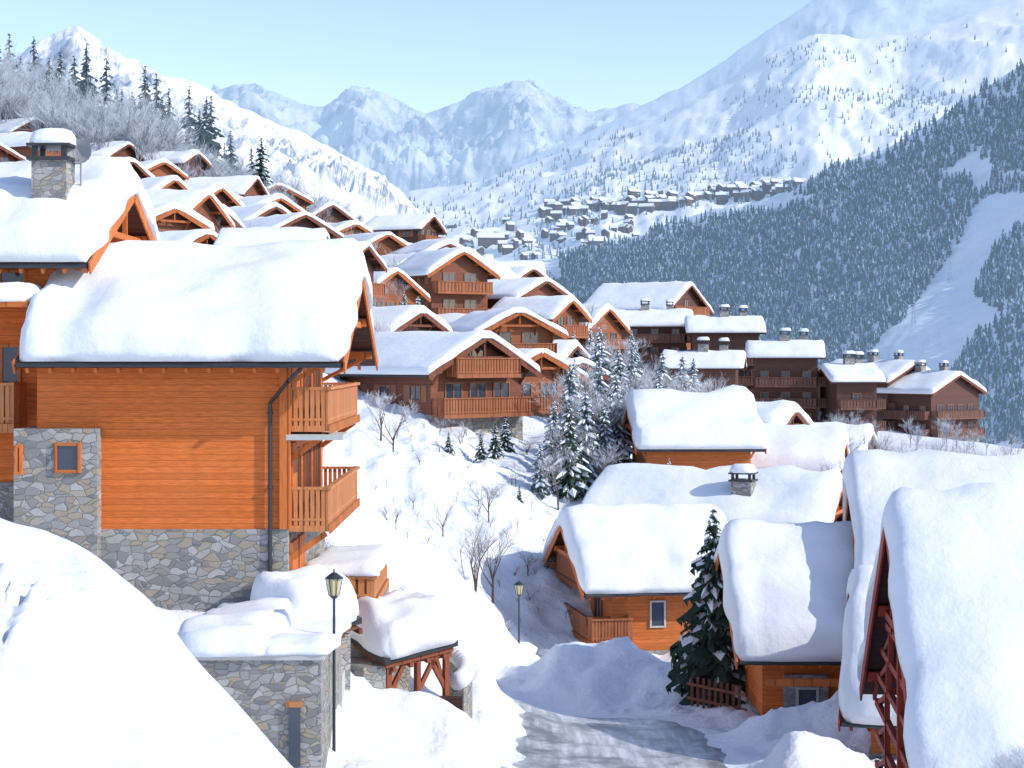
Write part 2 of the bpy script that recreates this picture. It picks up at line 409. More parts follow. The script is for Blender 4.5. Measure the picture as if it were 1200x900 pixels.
def grid_obj(name,V,nu,nv,mat,smooth=True,flip=False):
    me=bpy.data.meshes.new(name)
    i,j=np.meshgrid(np.arange(nu-1),np.arange(nv-1),indexing='ij'); a=(i*nv+j).ravel()
    F=np.stack([a,a+nv,a+nv+1,a+1],1)
    if flip: F=F[:,::-1]
    me.vertices.add(len(V)); me.vertices.foreach_set('co',np.asarray(V,np.float32).ravel())
    me.loops.add(F.size); me.loops.foreach_set('vertex_index',F.ravel().astype(np.int32))
    me.polygons.add(len(F)); me.polygons.foreach_set('loop_start',np.arange(0,F.size,4,dtype=np.int32))
    try: me.polygons.foreach_set('loop_total',np.full(len(F),4,dtype=np.int32))
    except Exception: pass
    me.update(calc_edges=True); me.validate()
    me.polygons.foreach_set('use_smooth',[smooth]*len(me.polygons))
    me.materials.append(mat)
    o=bpy.data.objects.new(name,me); SC.collection.objects.link(o); return o
grid_obj('snowy_ground',np.column_stack([P,Z]),len(xs),len(ys),ROUGHSNOW)

# road
m,nt,b=newmat('icy_road_mat'); co=objco(nt)
n1=noi(nt,co,.7,5,.65); n2=noi(nt,mapping(nt,co,(3,.35,1)),1.2,4,.6)
c=mixc(nt,ramp(nt,n2,.38,.62),(.36,.37,.39),(.66,.68,.72)); c=mixc(nt,ramp(nt,n1,.38,.56),(.19,.195,.205),c)
nt.links.new(c,b.inputs['Base Color']); b.inputs['Roughness'].default_value=.42; bump(nt,b,n1,.6,.1)
ROAD=m
V=[];nw=14
pts=[];ws=[]
for k in range(len(road_pts)-1):
    for s in range(10):
        t=s/10; pts.append(tuple(road_pts[k][q]*(1-t)+road_pts[k+1][q]*t for q in(0,1))); ws.append(road_w[k]*(1-t)+road_w[k+1]*t)
for k,(x,y) in enumerate(pts):
    a=pts[max(0,k-1)];bb=pts[min(len(pts)-1,k+1)]; d=Vector((bb[0]-a[0],bb[1]-a[1])).normalized(); nrm=(d.y,-d.x)
    for s in range(nw+1):
        t=(s/nw-.5)*(ws[k]+.3+.9*noise.noise(Vector((x,y*1.3,0)))); V.append((x+nrm[0]*t,y+nrm[1]*t,0))
V=np.array(V); V[:,2]=ground_arr(V[:,:2],False)+.05-.12*(np.abs(np.tile(np.linspace(-1,1,nw+1),len(pts)))>.9)
grid_obj('road',V,len(pts),nw+1,ROAD,flip=True)

# ------------------------------------------------------------------ mountains (lofted ridges)
def sv(a,e,d): return (a*d/2000,d,e*d/2000)     # survey: bearing, elevation (1/2000 rad), distance in metres
def loft(name,rows,nu,nv,amp,freq,mat,seed,topk=.35,fine=.25):
    R=np.array(rows,float); nr,nc,_=R.shape
    V=np.zeros((nu,nv,3))
    cu=np.linspace(0,nc-1,nu); cv=np.linspace(0,nr-1,nv)
    tmp=np.zeros((nr,nu,3))
    for r in range(nr):
        for k in range(3): tmp[r,:,k]=np.interp(cu,np.arange(nc),R[r,:,k])
    for i in range(nu):
        for k in range(3): V[i,:,k]=np.interp(cv,np.arange(nr),tmp[:,i,k])
    for i in range(nu):
        for j in range(nv):
            x,y,z=V[i,j]; p=Vector((x*freq,y*freq*.6,z*freq*.4+seed))
            n=(noise.ridged_multi_fractal(p,.85,2.1,7,1.0,2.0)-1.2)*.7
            n+=fine*noise.fractal(p*5,.7,2.1,4)
            tj=j/(nv-1); k=1-(1-topk)*max(0,1-abs(tj-.67)/.12)
            V[i,j,2]+=amp*n*k; V[i,j,1]+=amp*.8*noise.noise(p*1.7)*k
    o=grid_obj(name,V.reshape(-1,3),nu,nv,mat); return V
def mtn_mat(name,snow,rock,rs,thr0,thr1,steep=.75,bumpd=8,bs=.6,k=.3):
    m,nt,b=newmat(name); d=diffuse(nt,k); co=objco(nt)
    g=nt.nodes.new('ShaderNodeNewGeometry'); sp=nt.nodes.new('ShaderNodeSeparateXYZ'); nt.links.new(g.outputs['True Normal'],sp.inputs[0])
    n1=noi(nt,co,rs,5,.65)
    st=ramp(nt,sp.outputs['Z'],steep-.3,steep,(1,1,1),(0,0,0))
    mk=ramp(nt,n1,thr0,thr1)
    mm=nt.nodes.new('ShaderNodeMath'); mm.operation='MULTIPLY'; nt.links.new(st,mm.inputs[0]); nt.links.new(mk,mm.inputs[1])
    c=mixc(nt,mm.outputs[0],snow,rock); nt.links.new(c,d.inputs['Color'])
    bump(nt,d,n1,bs,bumpd); return m
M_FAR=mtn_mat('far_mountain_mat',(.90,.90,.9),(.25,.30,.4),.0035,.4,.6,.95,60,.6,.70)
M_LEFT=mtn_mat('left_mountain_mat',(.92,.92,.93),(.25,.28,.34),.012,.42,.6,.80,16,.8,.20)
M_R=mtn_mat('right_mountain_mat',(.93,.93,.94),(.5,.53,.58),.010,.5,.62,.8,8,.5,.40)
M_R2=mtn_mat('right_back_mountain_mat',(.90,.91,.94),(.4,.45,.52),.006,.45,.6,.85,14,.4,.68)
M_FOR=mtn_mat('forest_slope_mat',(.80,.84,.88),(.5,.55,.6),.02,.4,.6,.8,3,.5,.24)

def Rr(tab,d):
    return [sv(px-600,420-py,dd) for (px,py),dd in zip(tab,d if isinstance(d,list) else [d]*len(tab))]
# far blue range
t=[(150,130),(200,118),(255,103),(300,98),(330,112),(350,120),(380,126),(400,112),(422,103),(440,102),(462,112),(480,122),(500,128),(540,120),(575,103),(600,95),(620,96),(650,115),(690,132),(740,122),(800,135),(900,150)]
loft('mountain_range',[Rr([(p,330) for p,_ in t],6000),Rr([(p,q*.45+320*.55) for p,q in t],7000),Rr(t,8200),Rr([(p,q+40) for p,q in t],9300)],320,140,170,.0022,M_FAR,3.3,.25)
# left mountain
t=[(-250,150),(-80,100),(0,78),(50,48),(92,26),(130,56),(190,86),(260,117),(330,148),(400,182),(435,201),(460,216),(490,250),(530,300),(560,360)]
b1=[(-250,400),(-80,400),(0,400),(50,400),(92,400),(130,390),(180,370),(240,350),(290,335),(330,320),(365,310),(395,305),(430,310),(480,330),(530,370)]
mid=[((a[0]*.5+c[0]*.5),(a[1]*.5+c[1]*.5)) for a,c in zip(t,b1)]
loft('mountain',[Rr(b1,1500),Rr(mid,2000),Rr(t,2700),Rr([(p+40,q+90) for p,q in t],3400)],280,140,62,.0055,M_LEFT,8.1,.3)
# right back ridge
t=[(600,190),(680,160),(740,130),(800,100),(850,68),(900,34),(950,0),(1000,-30),(1100,-60),(1300,-120)]
loft('mountain',[Rr([(p,330) for p,_ in t],4200),Rr([(p,q*.5+160) for p,q in t],4700),Rr(t,5400),Rr([(p,q+50) for p,q in t],6200)],180,90,50,.003,M_R2,5.5,.3)
# right snowy mountainside
t=[(395,275),(430,250),(480,226),(560,214),(640,186),(700,163),(740,148),(800,122),(850,100),(900,66),(955,42),(1010,44),(1060,42),(1130,20),(1200,-2),(1400,-60)]
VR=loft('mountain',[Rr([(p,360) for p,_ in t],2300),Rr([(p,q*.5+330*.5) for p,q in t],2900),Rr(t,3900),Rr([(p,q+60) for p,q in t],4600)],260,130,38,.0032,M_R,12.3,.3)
# forested slope
t=[(480,330),(540,312),(620,302),(700,288),(800,262),(900,232),(1000,188),(1100,138),(1200,84),(1400,-30)]
dt=[2500,2500,2500,2450,2400,2300,2200,2150,2100,2000]; db=[2100,2000,1900,1750,1600,1450,1350,1250,1150,1000]
VF=loft('forested_hill',[Rr([(p,540) for p,_ in t],db),Rr([(p,q*.5+260) for p,q in t],[(a+c)/2 for a,c in zip(dt,db)]),Rr(t,dt)],200,110,20,.004,M_FOR,2.2,.6,.1)

# ------------------------------------------------------------------ tree templates
def far_conifer(seed):
    r=random.Random(seed); m=MB(); tiers=4
    for k in range(tiers):
        z0=.06+.24*k; z1=z0+.38 if k<tiers-1 else 1.0; rad=.21*(1-k/tiers*.85)
        n=6; ring=[(math.cos(6.283*i/n+k)*rad*r.uniform(.7,1.25),math.sin(6.283*i/n+k)*rad*r.uniform(.7,1.25),z0+r.uniform(-.04,.04)) for i in range(n)]
        o=len(m.v); m.v+=ring+[(0,0,z1)]
        for i in range(n):
            m.f.append((o+i,o+(i+1)%n,o+n)); m.m.append(1 if r.random()<.30 else 0)
    return m
def conifer(seed,h,R,tiers,nb,segs=3,snowp=.6):
    r=random.Random(seed); m=MB(); m.tube((0,0,-.5*h/7),(0,0,h*.97),h*.02,h*.003,6,2)
    for k in range(tiers):
        f=(k+.5)/tiers; z=h*(.07+.91*f); rad=R*(1-f)**.85*r.uniform(.8,1.12)+.01*h
        for i in range(nb):
            a=6.283*(i+r.random()*.8)/nb+k*1.3; rr=rad*r.uniform(.6,1.2); zz=z+r.uniform(-.5,.5)*h/tiers
            d=Vector((math.cos(a),math.sin(a),0)); s=Vector((-d.y,d.x,0)); w=rr*r.uniform(.18,.28)+.006*h
            pr=Vector((0,0,zz)); L=[];Rt=[];C=[]
            for q in range(segs+1):
                t=q/segs; p=pr+d*rr*t+Vector((0,0,-rr*(.12*t+.42*t*t)+rr*.1*t))
                ww=w*(math.sin(math.pi*min(1,t*.85+.12)))*r.uniform(.7,1.25)
                L.append(p-s*ww+Vector((0,0,-ww*.55+r.uniform(-.3,.1)*w))); Rt.append(p+s*ww+Vector((0,0,-ww*.55+r.uniform(-.3,.1)*w))); C.append(p)
            vs=L+C+Rt; n=segs+1
            fs=[(q,q+1,n+q+1,n+q) for q in range(segs)]+[(n+q,n+q+1,2*n+q+1,2*n+q) for q in range(segs)]
            m.add(vs,fs,0)
            for q in range(segs):
                for sd in(L,Rt):
                    p=sd[q].lerp(sd[q+1],r.random()); m.add([p,sd[q+1],p+Vector((0,0,-w*r.uniform(.5,1.1)))],[(0,1,2)],0)
            if r.random()<snowp:
                o=Vector((0,0,.004*h+.02*rr)); k0=r.uniform(.4,.75)
                q0=r.choice([0,1,1,2]); q1=n if r.random()<.6 else n-1
                vs=[C[q].lerp(L[q],k0)+o*.4 for q in range(q0,q1)]+[C[q]+o*1.8 for q in range(q0,q1)]+[C[q].lerp(Rt[q],k0)+o*.4 for q in range(q0,q1)]
                nn=q1-q0
                if nn>1: m.add(vs,[(q,q+1,nn+q+1,nn+q) for q in range(nn-1)]+[(nn+q,nn+q+1,2*nn+q+1,2*nn+q) for q in range(nn-1)],1)
    return m
def bare_tree(seed,h,depth=5,nb=3,spread=.55,r0=None):
    r=random.Random(seed); m=MB()
    def rec(p,d,l,rad,k):
        q=p+d*l; m.tube(p,q,rad,rad*.62,5 if k==depth else 3,0 if k>=depth-1 else (1 if k>1 else 2))
        if k==0: return
        for i in range(nb if k<depth else nb+2):
            t=r.uniform(.45,1.0) if i else 1.0
            ax=Vector((r.gauss(0,1),r.gauss(0,1),r.gauss(0,.5)))
            nd=(d+ax.normalized()*spread*r.uniform(.6,1.3)+Vector((0,0,.12))).normalized()
            rec(p+d*l*t,nd,l*r.uniform(.55,.82),rad*.55,k-1)
    rec(Vector((0,0,-.05*h)),Vector((r.uniform(-.1,.1),r.uniform(-.1,.1),1)).normalized(),h*.32,r0 or h*.016,depth)
    return m
def scatter(name,temps,places,mats):
    """merge many transformed copies of templates in one mesh"""
    AV=[];LI=[];LT=[];MI=[];off=0
    cache=[]
    for t in temps:
        v=np.array(t.v,float); li=np.concatenate([np.array(f) for f in t.f]); lt=np.array([len(f) for f in t.f]); cache.append((v,li,lt,np.array(t.m)))
    for (x,y,z,s,a,k) in places:
        v,li,lt,mi=cache[k%len(cache)]; c,sn=math.cos(a),math.sin(a)
        q=np.empty_like(v); q[:,0]=(v[:,0]*c-v[:,1]*sn)*s+x; q[:,1]=(v[:,0]*sn+v[:,1]*c)*s+y; q[:,2]=v[:,2]*s+z
        AV.append(q); LI.append(li+off); LT.append(lt); MI.append(mi); off+=len(v)
    V=np.concatenate(AV).astype(np.float32); li=np.concatenate(LI).astype(np.int32); lt=np.concatenate(LT).astype(np.int32); mi=np.concatenate(MI).astype(np.int32)
    me=bpy.data.meshes.new(name); me.vertices.add(len(V)); me.vertices.foreach_set('co',V.ravel())
    me.loops.add(len(li)); me.loops.foreach_set('vertex_index',li)
    me.polygons.add(len(lt)); me.polygons.foreach_set('loop_start',np.concatenate([[0],np.cumsum(lt)[:-1]]).astype(np.int32))
    try: me.polygons.foreach_set('loop_total',lt)
    except Exception: pass
    me.update(calc_edges=True)
    for m_ in mats: me.materials.append(m_)
    me.polygons.foreach_set('material_index',mi)
    o=bpy.data.objects.new(name,me); SC.collection.objects.link(o); return o
def surf(V,u,v):
    nu,nv,_=V.shape; x=u*(nu-1.001); y=v*(nv-1.001); i=int(x); j=int(y); fx=x-i; fy=y-j
    return V[i,j]*(1-fx)*(1-fy)+V[i+1,j]*fx*(1-fy)+V[i,j+1]*(1-fx)*fy+V[i+1,j+1]*fx*fy
def inpoly(px,py,poly):
    c=False; n=len(poly); j=n-1
    for i in range(n):
        xi,yi=poly[i];xj,yj=poly[j]
        if (yi>py)!=(yj>py) and px<(xj-xi)*(py-yi)/(yj-yi)+xi: c=not c
        j=i
    return c
piste=[(1018,412),(1062,372),(1100,318),(1122,290),(1140,245),(1160,228),(1230,225),(1200,262),(1165,292),(1140,345),(1180,372),(1150,392),(1128,420),(1098,470),(1050,470)]
piste2=[(1130,180),(1148,180),(1158,220),(1142,232)]
fc=[far_conifer(i) for i in range(5)]
pl=[]; r=random.Random(5)
while len(pl)<18500:
    u,v=r.random(),r.random(); p=surf(VF,u,v); a=600+p[0]/p[1]*2000; e=420-p[2]/p[1]*2000
    if a<500 or a>1290 or e>525: continue
    if inpoly(a,e,piste) or inpoly(a,e,piste2): continue
    dn=noise.noise(Vector((p[0]*.006,p[2]*.012,1)))
    if a<760 and dn<(.02 if e<330 else -.3): continue
    if dn<-.47: continue
    if v>.9 and r.random()<(v-.9)*8: continue
    pl.append((p[0],p[1],p[2]-1,r.uniform(9,17)*(p[1]/1900)**.3,r.random()*6.28,r.randrange(5)))
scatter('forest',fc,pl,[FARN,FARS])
pl=[]
while len(pl)<4200:
    u,v=r.random(),r.random(); p=surf(VR,u,v); a=600+p[0]/p[1]*2000; e=420-p[2]/p[1]*2000
    if a<390 or a>1230: continue
    dn=noise.fractal(Vector((p[0]*.004,p[2]*.008,p[1]*.001)),.8,2.1,3)
    if dn<.06 and r.random()<.93: continue
    if v>.64 and (a>800 or r.random()<.6): continue
    if v>.5 and r.random()<.5: continue
    pl.append((p[0],p[1],p[2]-1,r.uniform(6,13),r.random()*6.28,r.randrange(5)))
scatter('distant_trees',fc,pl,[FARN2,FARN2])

# distant village on the far side
m=MB(); r=random.Random(9)
def hut(x,y,z,w,l,h,rr):
    c,s=math.cos(rr),math.sin(rr)
    def T(p): return (x+p[0]*c-p[1]*s,y+p[0]*s+p[1]*c,z+p[2])
    q=h+w*.28
    vs=[T(p) for p in [(-l/2,-w/2,-8),(l/2,-w/2,-8),(l/2,w/2,-8),(-l/2,w/2,-8),(-l/2,-w/2,h),(l/2,-w/2,h),(l/2,w/2,h),(-l/2,w/2,h),(-l/2,0,q),(l/2,0,q)]]
    m.add(vs,[(0,1,5,4),(1,2,6,9,5),(2,3,7,6),(3,0,4,8,7)],0)
    k=1.15; vs=[T(p) for p in [(-l/2*k,-w/2*k,h-.3),(l/2*k,-w/2*k,h-.3),(l/2*k,0,q+1.2),(-l/2*k,0,q+1.2),(l/2*k,w/2*k,h-.3),(-l/2*k,w/2*k,h-.3)]]
    vs2=[(a,b_,c_+.9) for a,b_,c_ in vs]
    m.add(vs2,[(0,1,2,3),(3,2,4,5)],1); m.add(vs+vs2,[(0,1,7,6),(1,2,8,7),(2,4,10,8),(4,5,11,10),(5,3,9,11),(3,0,6,9)],1)
    for k in range(int(h/3)):
        vs=[T(p) for p in[(-l/2*.9,-w/2-.3,k*3+.8),(l/2*.9,-w/2-.3,k*3+.8),(l/2*.9,-w/2-.3,k*3+2),(-l/2*.9,-w/2-.3,k*3+2)]]; m.add(vs,[(0,1,2,3)],2)
def on_surf(V,a,e):
    A=600+V[:,:,0]/V[:,:,1]*2000; Ee=420-V[:,:,2]/V[:,:,1]*2000
    k=np.argmin((A-a)**2+(Ee-e)**2); return V.reshape(-1,3)[k]
for i in range(100):
    t=i/99; a=640+300*t+r.uniform(-4,4); e=251-32*t+r.uniform(-7,7)
    p=on_surf(VR,a,e); hut(p[0]+r.uniform(-9,9),p[1]-10,p[2]-1,r.uniform(9,13),r.uniform(11,22),r.uniform(6,11),r.uniform(-.9,.9))
for i in range(60):
    a=r.uniform(535,740); e=276+(715-a)*.05+r.uniform(-22,22)
    p=on_surf(VR,a,e); hut(p[0]+r.uniform(-9,9),p[1]-10,p[2]-1,r.uniform(8,12),r.uniform(8,15),r.uniform(3,7),r.uniform(-1.2,1.2))
for a,e,l in((575,285,38),(700,290,24)):
    p=on_surf(VR,a,e); hut(p[0],p[1]-20,p[2],20,l,9,.1)
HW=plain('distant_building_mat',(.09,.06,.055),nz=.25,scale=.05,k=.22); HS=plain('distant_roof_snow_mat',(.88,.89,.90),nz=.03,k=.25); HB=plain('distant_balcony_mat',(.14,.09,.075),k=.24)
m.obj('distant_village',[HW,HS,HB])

# ski lift pylons on the piste
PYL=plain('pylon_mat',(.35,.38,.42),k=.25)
for a,e in((1112,330),(1072,382)):
    p=on_surf(VF,a,e); m=MB(); h=20
    for sx in(-1,1):
        for sy in(-1,1): m.beam((sx*2,sy*2,-2),(sx*.5,sy*.5,h),.35,.35)
    for k in range(4):
        z=k*4.5+1;w=2-1.5*z/h;w2=2-1.5*(z+4.5)/h
        for s in(-1,1): m.beam((-w,s*w,z),(w2,s*w2,z+4.5),.2,.2); m.beam((s*w,-w,z),(s*w2,w2,z+4.5),.2,.2)
    m.beam((-4,0,h),(4,0,h),.4,.4); m.obj('ski_lift_pylon',[PYL],None,False,tuple(p))

# ------------------------------------------------------------------ main left chalet
E,D,hr,hw=chalet('wooden_chalet',-9.45,50.5,-6.5,0,6.7,9,6.72,.47,T=1.0,ov=1.0,ovm=.3,ovp=1.65,base=1.9,wall=W_OR,trim=T_OR,bal=T_TAN,
    gable='px',levels=[1.98,4.68],det=2,below=4,ngab=3,seed=4.2)
m=MB(); m.box(-3.85,-1.62,-4.95,-4.5,1.2,4.62,0); m.box(-3.85,-3.36,-4.497,-2,-3,4.62,0); m.obj('stone_corner',[STONE],E)
m=MB(); D2=(6.7,9.9)
window(m,D2,'ny',-2.4,3.45,.72,.8); window(m,D2,'ny',-3.72+.02,3.4,.2,.8); m.obj('corner_windows',[GLASS,T_OR],E)
m=MB()
m.tube((3.9,-5.5,6.25),(3.55,-5.5,5.9),.055,.055,8); m.tube((3.55,-5.5,5.9),(2.95,-4.62,5.3),.055,.055,8); m.tube((2.95,-4.62,5.3),(2.95,-4.62,.0),.055,.055,8)
for z in(1,3,5): m.tube((2.95,-4.62,z),(2.95,-4.62,z+.08),.08,.08,8,0,True)
m.obj('downpipe',[GUTTER],E)
m=MB()
m.box(3.20,3.36,-4.63,-4.51,1.905,6.6); m.box(3.36,3.48,-4.6,-4.45,1.905,6.6)
for y in(-4.2,4.2): 
    m.beam((3.35,y,1.0),(4.4,y,1.75),.14,.16); m.beam((3.35,y,3.7),(4.4,y,4.45),.14,.16); 
m.box(3.42,3.5,-4.2,-3.0,-.6,1.5); m.box(3.42,3.5,-2.6,-1.4,-.6,1.5); m.box(3.38,3.5,-4.2,-3.2,2.0,4.2); m.box(3.38,3.5,-4.3,-2.6,4.75,6.4)
m.obj('timbers',[T_OR],E)
m=MB(); m.box(3.37,4.9,-4.62,-3.0,4.3,4.45); m.obj('eave_board',[CONC],E)
m=MB(); D3=(6.7,9)
m.box(3.4,5.6,-2.0,3.0,-3,-.6,1); 
fb(m,D3,'px',-2.0,3.0,-.58,-.5,0,2.2,0); balcony(m,D3,'px',-2.0,3.0,-.4,2.2,1,.7); m.obj('lower_terrace',[T_TAN,STONE],E)
m=MB(); snow_slab(m,3.5,5.7,-2.1,3.1,lambda u,v:.32,.35,.25,6,8,3); m.obj('terrace_snow',[SNOW],E,True)

# neighbour chalet at far left
E,D,hr,hw=chalet('wooden_chalet',-17.6,52.7,-6.5,0,9.4,9,9.45,.46,T=1.0,ov=1.0,ovm=.6,ovp=1.2,base=3.0,wall=W_OR,trim=T_OR,gable='px',levels=[4.7],det=2,seed=11,ngab=2)
chimney(E,4.3,-3.2,9.9,12.3,1.0)
m=MB(); balcony(m,(9.4,9),'ny',-1.6,3.9,4.68,1.3,2,1.15); m.obj('front_balcony',[T_TAN],E)
m=MB(); window(m,(9.4,9),'ny',3.2,5.0,1.1,1.9); window(m,(9.4,9),'ny',1.0,5.0,1.1,1.9); window(m,(9.4,9),'ny',3.5,8.3,.8,.7); m.obj('front_windows',[GLASS,T_OR],E)
m=MB(); m.box(-3,4.4,-6.2,-4.55,7.9,8.05); m.obj('porch_roof',[T_OR],E)
m=MB(); snow_slab(m,-3.1,4.5,-6.35,-4.5,lambda u,v:8.05,.5,.3,10,4,6); m.obj('porch_snow',[SNOW],E,True)
m=MB(); c=Vector((5.05,-3.0,12.5)); m.tube(c+Vector((0,0,-2)),c,.03,.03,6)
R_=.36
vs=[c+Vector((0,-.1,0))]; fs=[]
for k in range(1,4):
    for i in range(18):
        a=6.283*i/18; q=R_*k/3; vs.append(c+Vector((q*math.cos(a),-.1-.35*(k/3)**2*R_,q*math.sin(a))))
for i in range(18):
    fs.append((0,1+i,1+(i+1)%18))
    for k in range(2): fs.append((1+k*18+i,1+(k+1)*18+i,1+(k+1)*18+(i+1)%18,1+k*18+(i+1)%18))
m.add(vs,fs); m.beam(c+Vector((0,-.1,-.3)),c+Vector((0,-.5,0)),.03,.03); m.obj('satellite_dish',[plain('dish_mat',(.30,.31,.33),.5)],E)

# ------------------------------------------------------------------ right side chalets
E,D,hr,hw=chalet('timber_chalet',14.35,35.6,-11.5,-6.5,10,10.2,3.9,.80,T=.8,ov=.9,ovm=1.4,ovp=1,base=.8,wall=W_DK,trim=T_DR,gable='nx',levels=[],det=2,seed=21)
m=MB()
for k in range(9):
    z=.9+k*.75; h=(hr-z-.3)/.8
    if h<.4: break
    xx=-D[0]/2-1.1; h=min(h,5.3); m.beam((xx,-h,z),(xx,h,z),.12,.16)
    for s in(-1,1): m.beam((xx+.02,s*h*.95,z),(xx+.02,s*h*.5,z+.7),.1,.12); m.beam((xx-.03,s*h*.5,z),(xx-.03,s*h*.5,z+.72),.1,.12)
m.beam((-D[0]/2-1.12,0,.5),(-D[0]/2-1.12,0,hr-.2),.16,.16); m.obj('truss_work',[T_DR],E)
chalet('timber_chalet',18.2,60,-12,-8,9.6,11,3.6,.75,T=1.0,ov=1,ovm=1.4,ovp=1,base=.8,wall=W_OR2,trim=T_OR,gable='nx',levels=[],det=1,seed=31)
chalet('timber_chalet',14.0,51.2,-12,-15,6,6.4,2.2,.78,T=1.0,ov=.8,ovm=.8,ovp=.6,base=.7,wall=W_OR2,trim=T_DR,gable='nx',levels=[],det=2,seed=33)
E,D,hr,hw=chalet('wooden_chalet',11.0,60.1,-12.2,0,5.4,7,2.95,.70,T=.95,ov=1.05,ovm=.95,ovp=.6,base=.3,wall=W_OR,trim=T_OR,gable='nx',levels=[],det=2,seed=41)
m=MB(); m.box(-2.0,-.55,-3.72,-3.5,.0,1.75,0); m.obj('stone_bay',[STONE2],E)
m=MB(); window(m,(5.4,7.44),'ny',-1.25,.55,.75,.8); m.obj('bay_window',[GLASS,CONC],E)
m=MB(); m.box(-2.75,3.3,-4.72,-4.62,1.55,1.8); m.obj('eave_fascia',[T_OR],E)
E,D,hr,hw=chalet('wooden_chalet',6.6,82.7,-13.8,10,5.6,8,3.55,.55,T=.95,ov=1.0,ovm=1.5,ovp=.8,base=.35,wall=W_OR2,trim=T_OR,bal=T_HILL,gable='nx',levels=[.9,3.2],det=2,seed=51)
m=MB(); window(m,D,'ny',-.6,1.4,.75,1.25); window(m,D,'ny',2.0,1.4,.75,1.25); m.obj('front_windows',[GLASS,CONC],E)
m=MB(); balcony(m,D,'ny',-3.9,-2.0,.95,.9,2); m.obj('corner_balcony',[T_HILL],E)
E,D,hr,hw=chalet('wooden_chalet',11.6,96,-12.2,-22,11.9,8,2.9,.55,T=.95,ov=1,ovm=.9,ovp=1,base=.4,wall=W_OR2,trim=T_OR,gable='px',levels=[.6],det=1,seed=61)
chimney(E,2.0,-2.2,3.4,5.6,1.1)
chalet('wooden_chalet',10.9,105,-8.6,2,6.2,8,3.6,.48,T=1.1,ov=1,ovm=.7,ovp=.7,base=.6,wall=W_OR2,trim=T_OR,gable='px',levels=[],front='win',det=1,seed=71)
chalet('wooden_chalet',18.6,113,-8.8,-14,5.0,7,1.9,.45,T=.9,ov=1,base=.5,wall=W_OR2,trim=T_OR,gable='px',levels=[.4],det=1,seed=72)
chalet('wooden_chalet',18.2,126,-8.2,-30,4,6,2.9,.45,T=.8,wall=W_RED,gable='px',levels=[.8],det=1,seed=73)
chalet('wooden_chalet',23.5,128,-9.6,-20,5,6,2.6,.45,T=.8,wall=W_HILL,gable='px',levels=[.6],det=1,seed=74)

# ------------------------------------------------------------------ village up the hill
V_=[ # gx,gy,zr,rot,W,L,hw,wall,trim
(-1.6,108,1.1,-62,8.4,9,3.7,W_RED,T_RED),(2.2,122,.1,-58,6.6,7,3.0,W_HILL,T_HOR),(5.2,128,-.6,-50,6,7,2.6,W_RED,T_RED),
(-6.9,132,3.3,-60,7.6,8,3.2,W_DK,T_RED),(-11.1,165,8.2,-60,8,9,3.2,W_HILL,T_HOR),(-10,192,11.2,-55,8,9,3.2,W_RED,T_RED),
(-15.2,210,15,-58,8,9,3.2,W_RED,T_HOR),(-21.5,235,18.2,-52,8,10,3.4,W_HILL,T_HOR),
(-25.6,215,18.0,-50,8,9,4.4,W_RED,T_HOR),(-28.9,205,19.2,-50,8.5,9,5.4,W_HILL,T_HOR),(-33.5,200,20.0,-48,8.5,9,5.4,W_RED,T_HOR),
(-38.2,192,19.8,-48,8,9,5.2,W_HILL,T_HOR),(-35.5,180,16.0,-48,8,9,4,W_RED,T_RED),(-28.4,172,12.9,-52,7.5,8,3,W_RED,T_RED),
(-47,210,24,-45,8.5,9,5,W_RED,T_RED),(-53.4,240,30.2,-45,9,10,5,W_RED,T_RED),(-60,252,32.8,-45,9,10,5,W_HILL,T_RED),
(-62,232,29.8,-45,9,10,5,W_RED,T_RED),(-68,242,33.2,-45,9,10,5,W_RED,T_RED),(-64,215,27.2,-45,9,10,5,W_RED,T_RED),(-52,200,22.5,-45,9,10,5,W_HILL,T_HOR),
(2.5,180,7.6,-55,9.5,10,6.2,W_RED,T_RED),(-3.7,188,7.8,-30,9,11,5.6,W_RED,T_RED),(-.2,160,3.8,-52,7,8,3.2,W_RED,T_RED),
(-4.1,150,2.7,-55,7,8,2.6,W_DK,T_RED),(-8.6,215,10.9,-50,8,9,3.4,W_HILL,T_HOR),(12.4,222,6.7,-50,8,9,5.6,W_HILL,T_HOR),
(7.4,232,8.4,-20,8,9,5,W_RED,T_RED),(27,266,11.0,-38,13,14,9,W_APT,T_RED),(5,150,1.4,-50,7,8,4,W_RED,T_RED),(-17.5,180,9.8,-55,7,8,3,W_RED,T_RED),
(-3,240,12.8,-8,9,11,5,W_RED,T_RED),(3.4,246,13.4,-8,9,9,5.5,W_RED,T_RED),(7.5,196,3.4,-45,8,9,5,W_RED,T_RED),(-22,195,13.4,-52,7,8,3,W_RED,T_HOR)]
nfix=len(V_)
occ=[(v[0]-3,v[1]+3) for v in V_]
rf=random.Random(19); cand=[]
for _ in range(5000):
    y=rf.uniform(128,250); x=rf.uniform(-.21,.012)*y
    if all((x-a)**2+((y-b_)*.75)**2>8.0**2 for a,b_ in occ):
        occ.append((x,y)); cand.append((x,y))
    if len(cand)>=32: break
zc=ground_arr(np.array(cand,float),False)
for (x,y),z in zip(cand,zc):
    W=rf.uniform(5.4,8.8); hw=rf.choice([2.4,2.8,3.2,3.6,5.2])
    wl,tr=rf.choice([(W_RED,T_RED),(W_HILL,T_HOR),(W_DK,T_RED),(W_RED,T_HOR),(W_APT,T_RED)])
    V_.append((x+3,y-3,z+hw+.26*W+rf.uniform(-.3,.5),rf.uniform(-70,-20) if rf.random()<.8 else rf.uniform(-12,20),W,rf.uniform(6,10.5),hw,wl,tr))
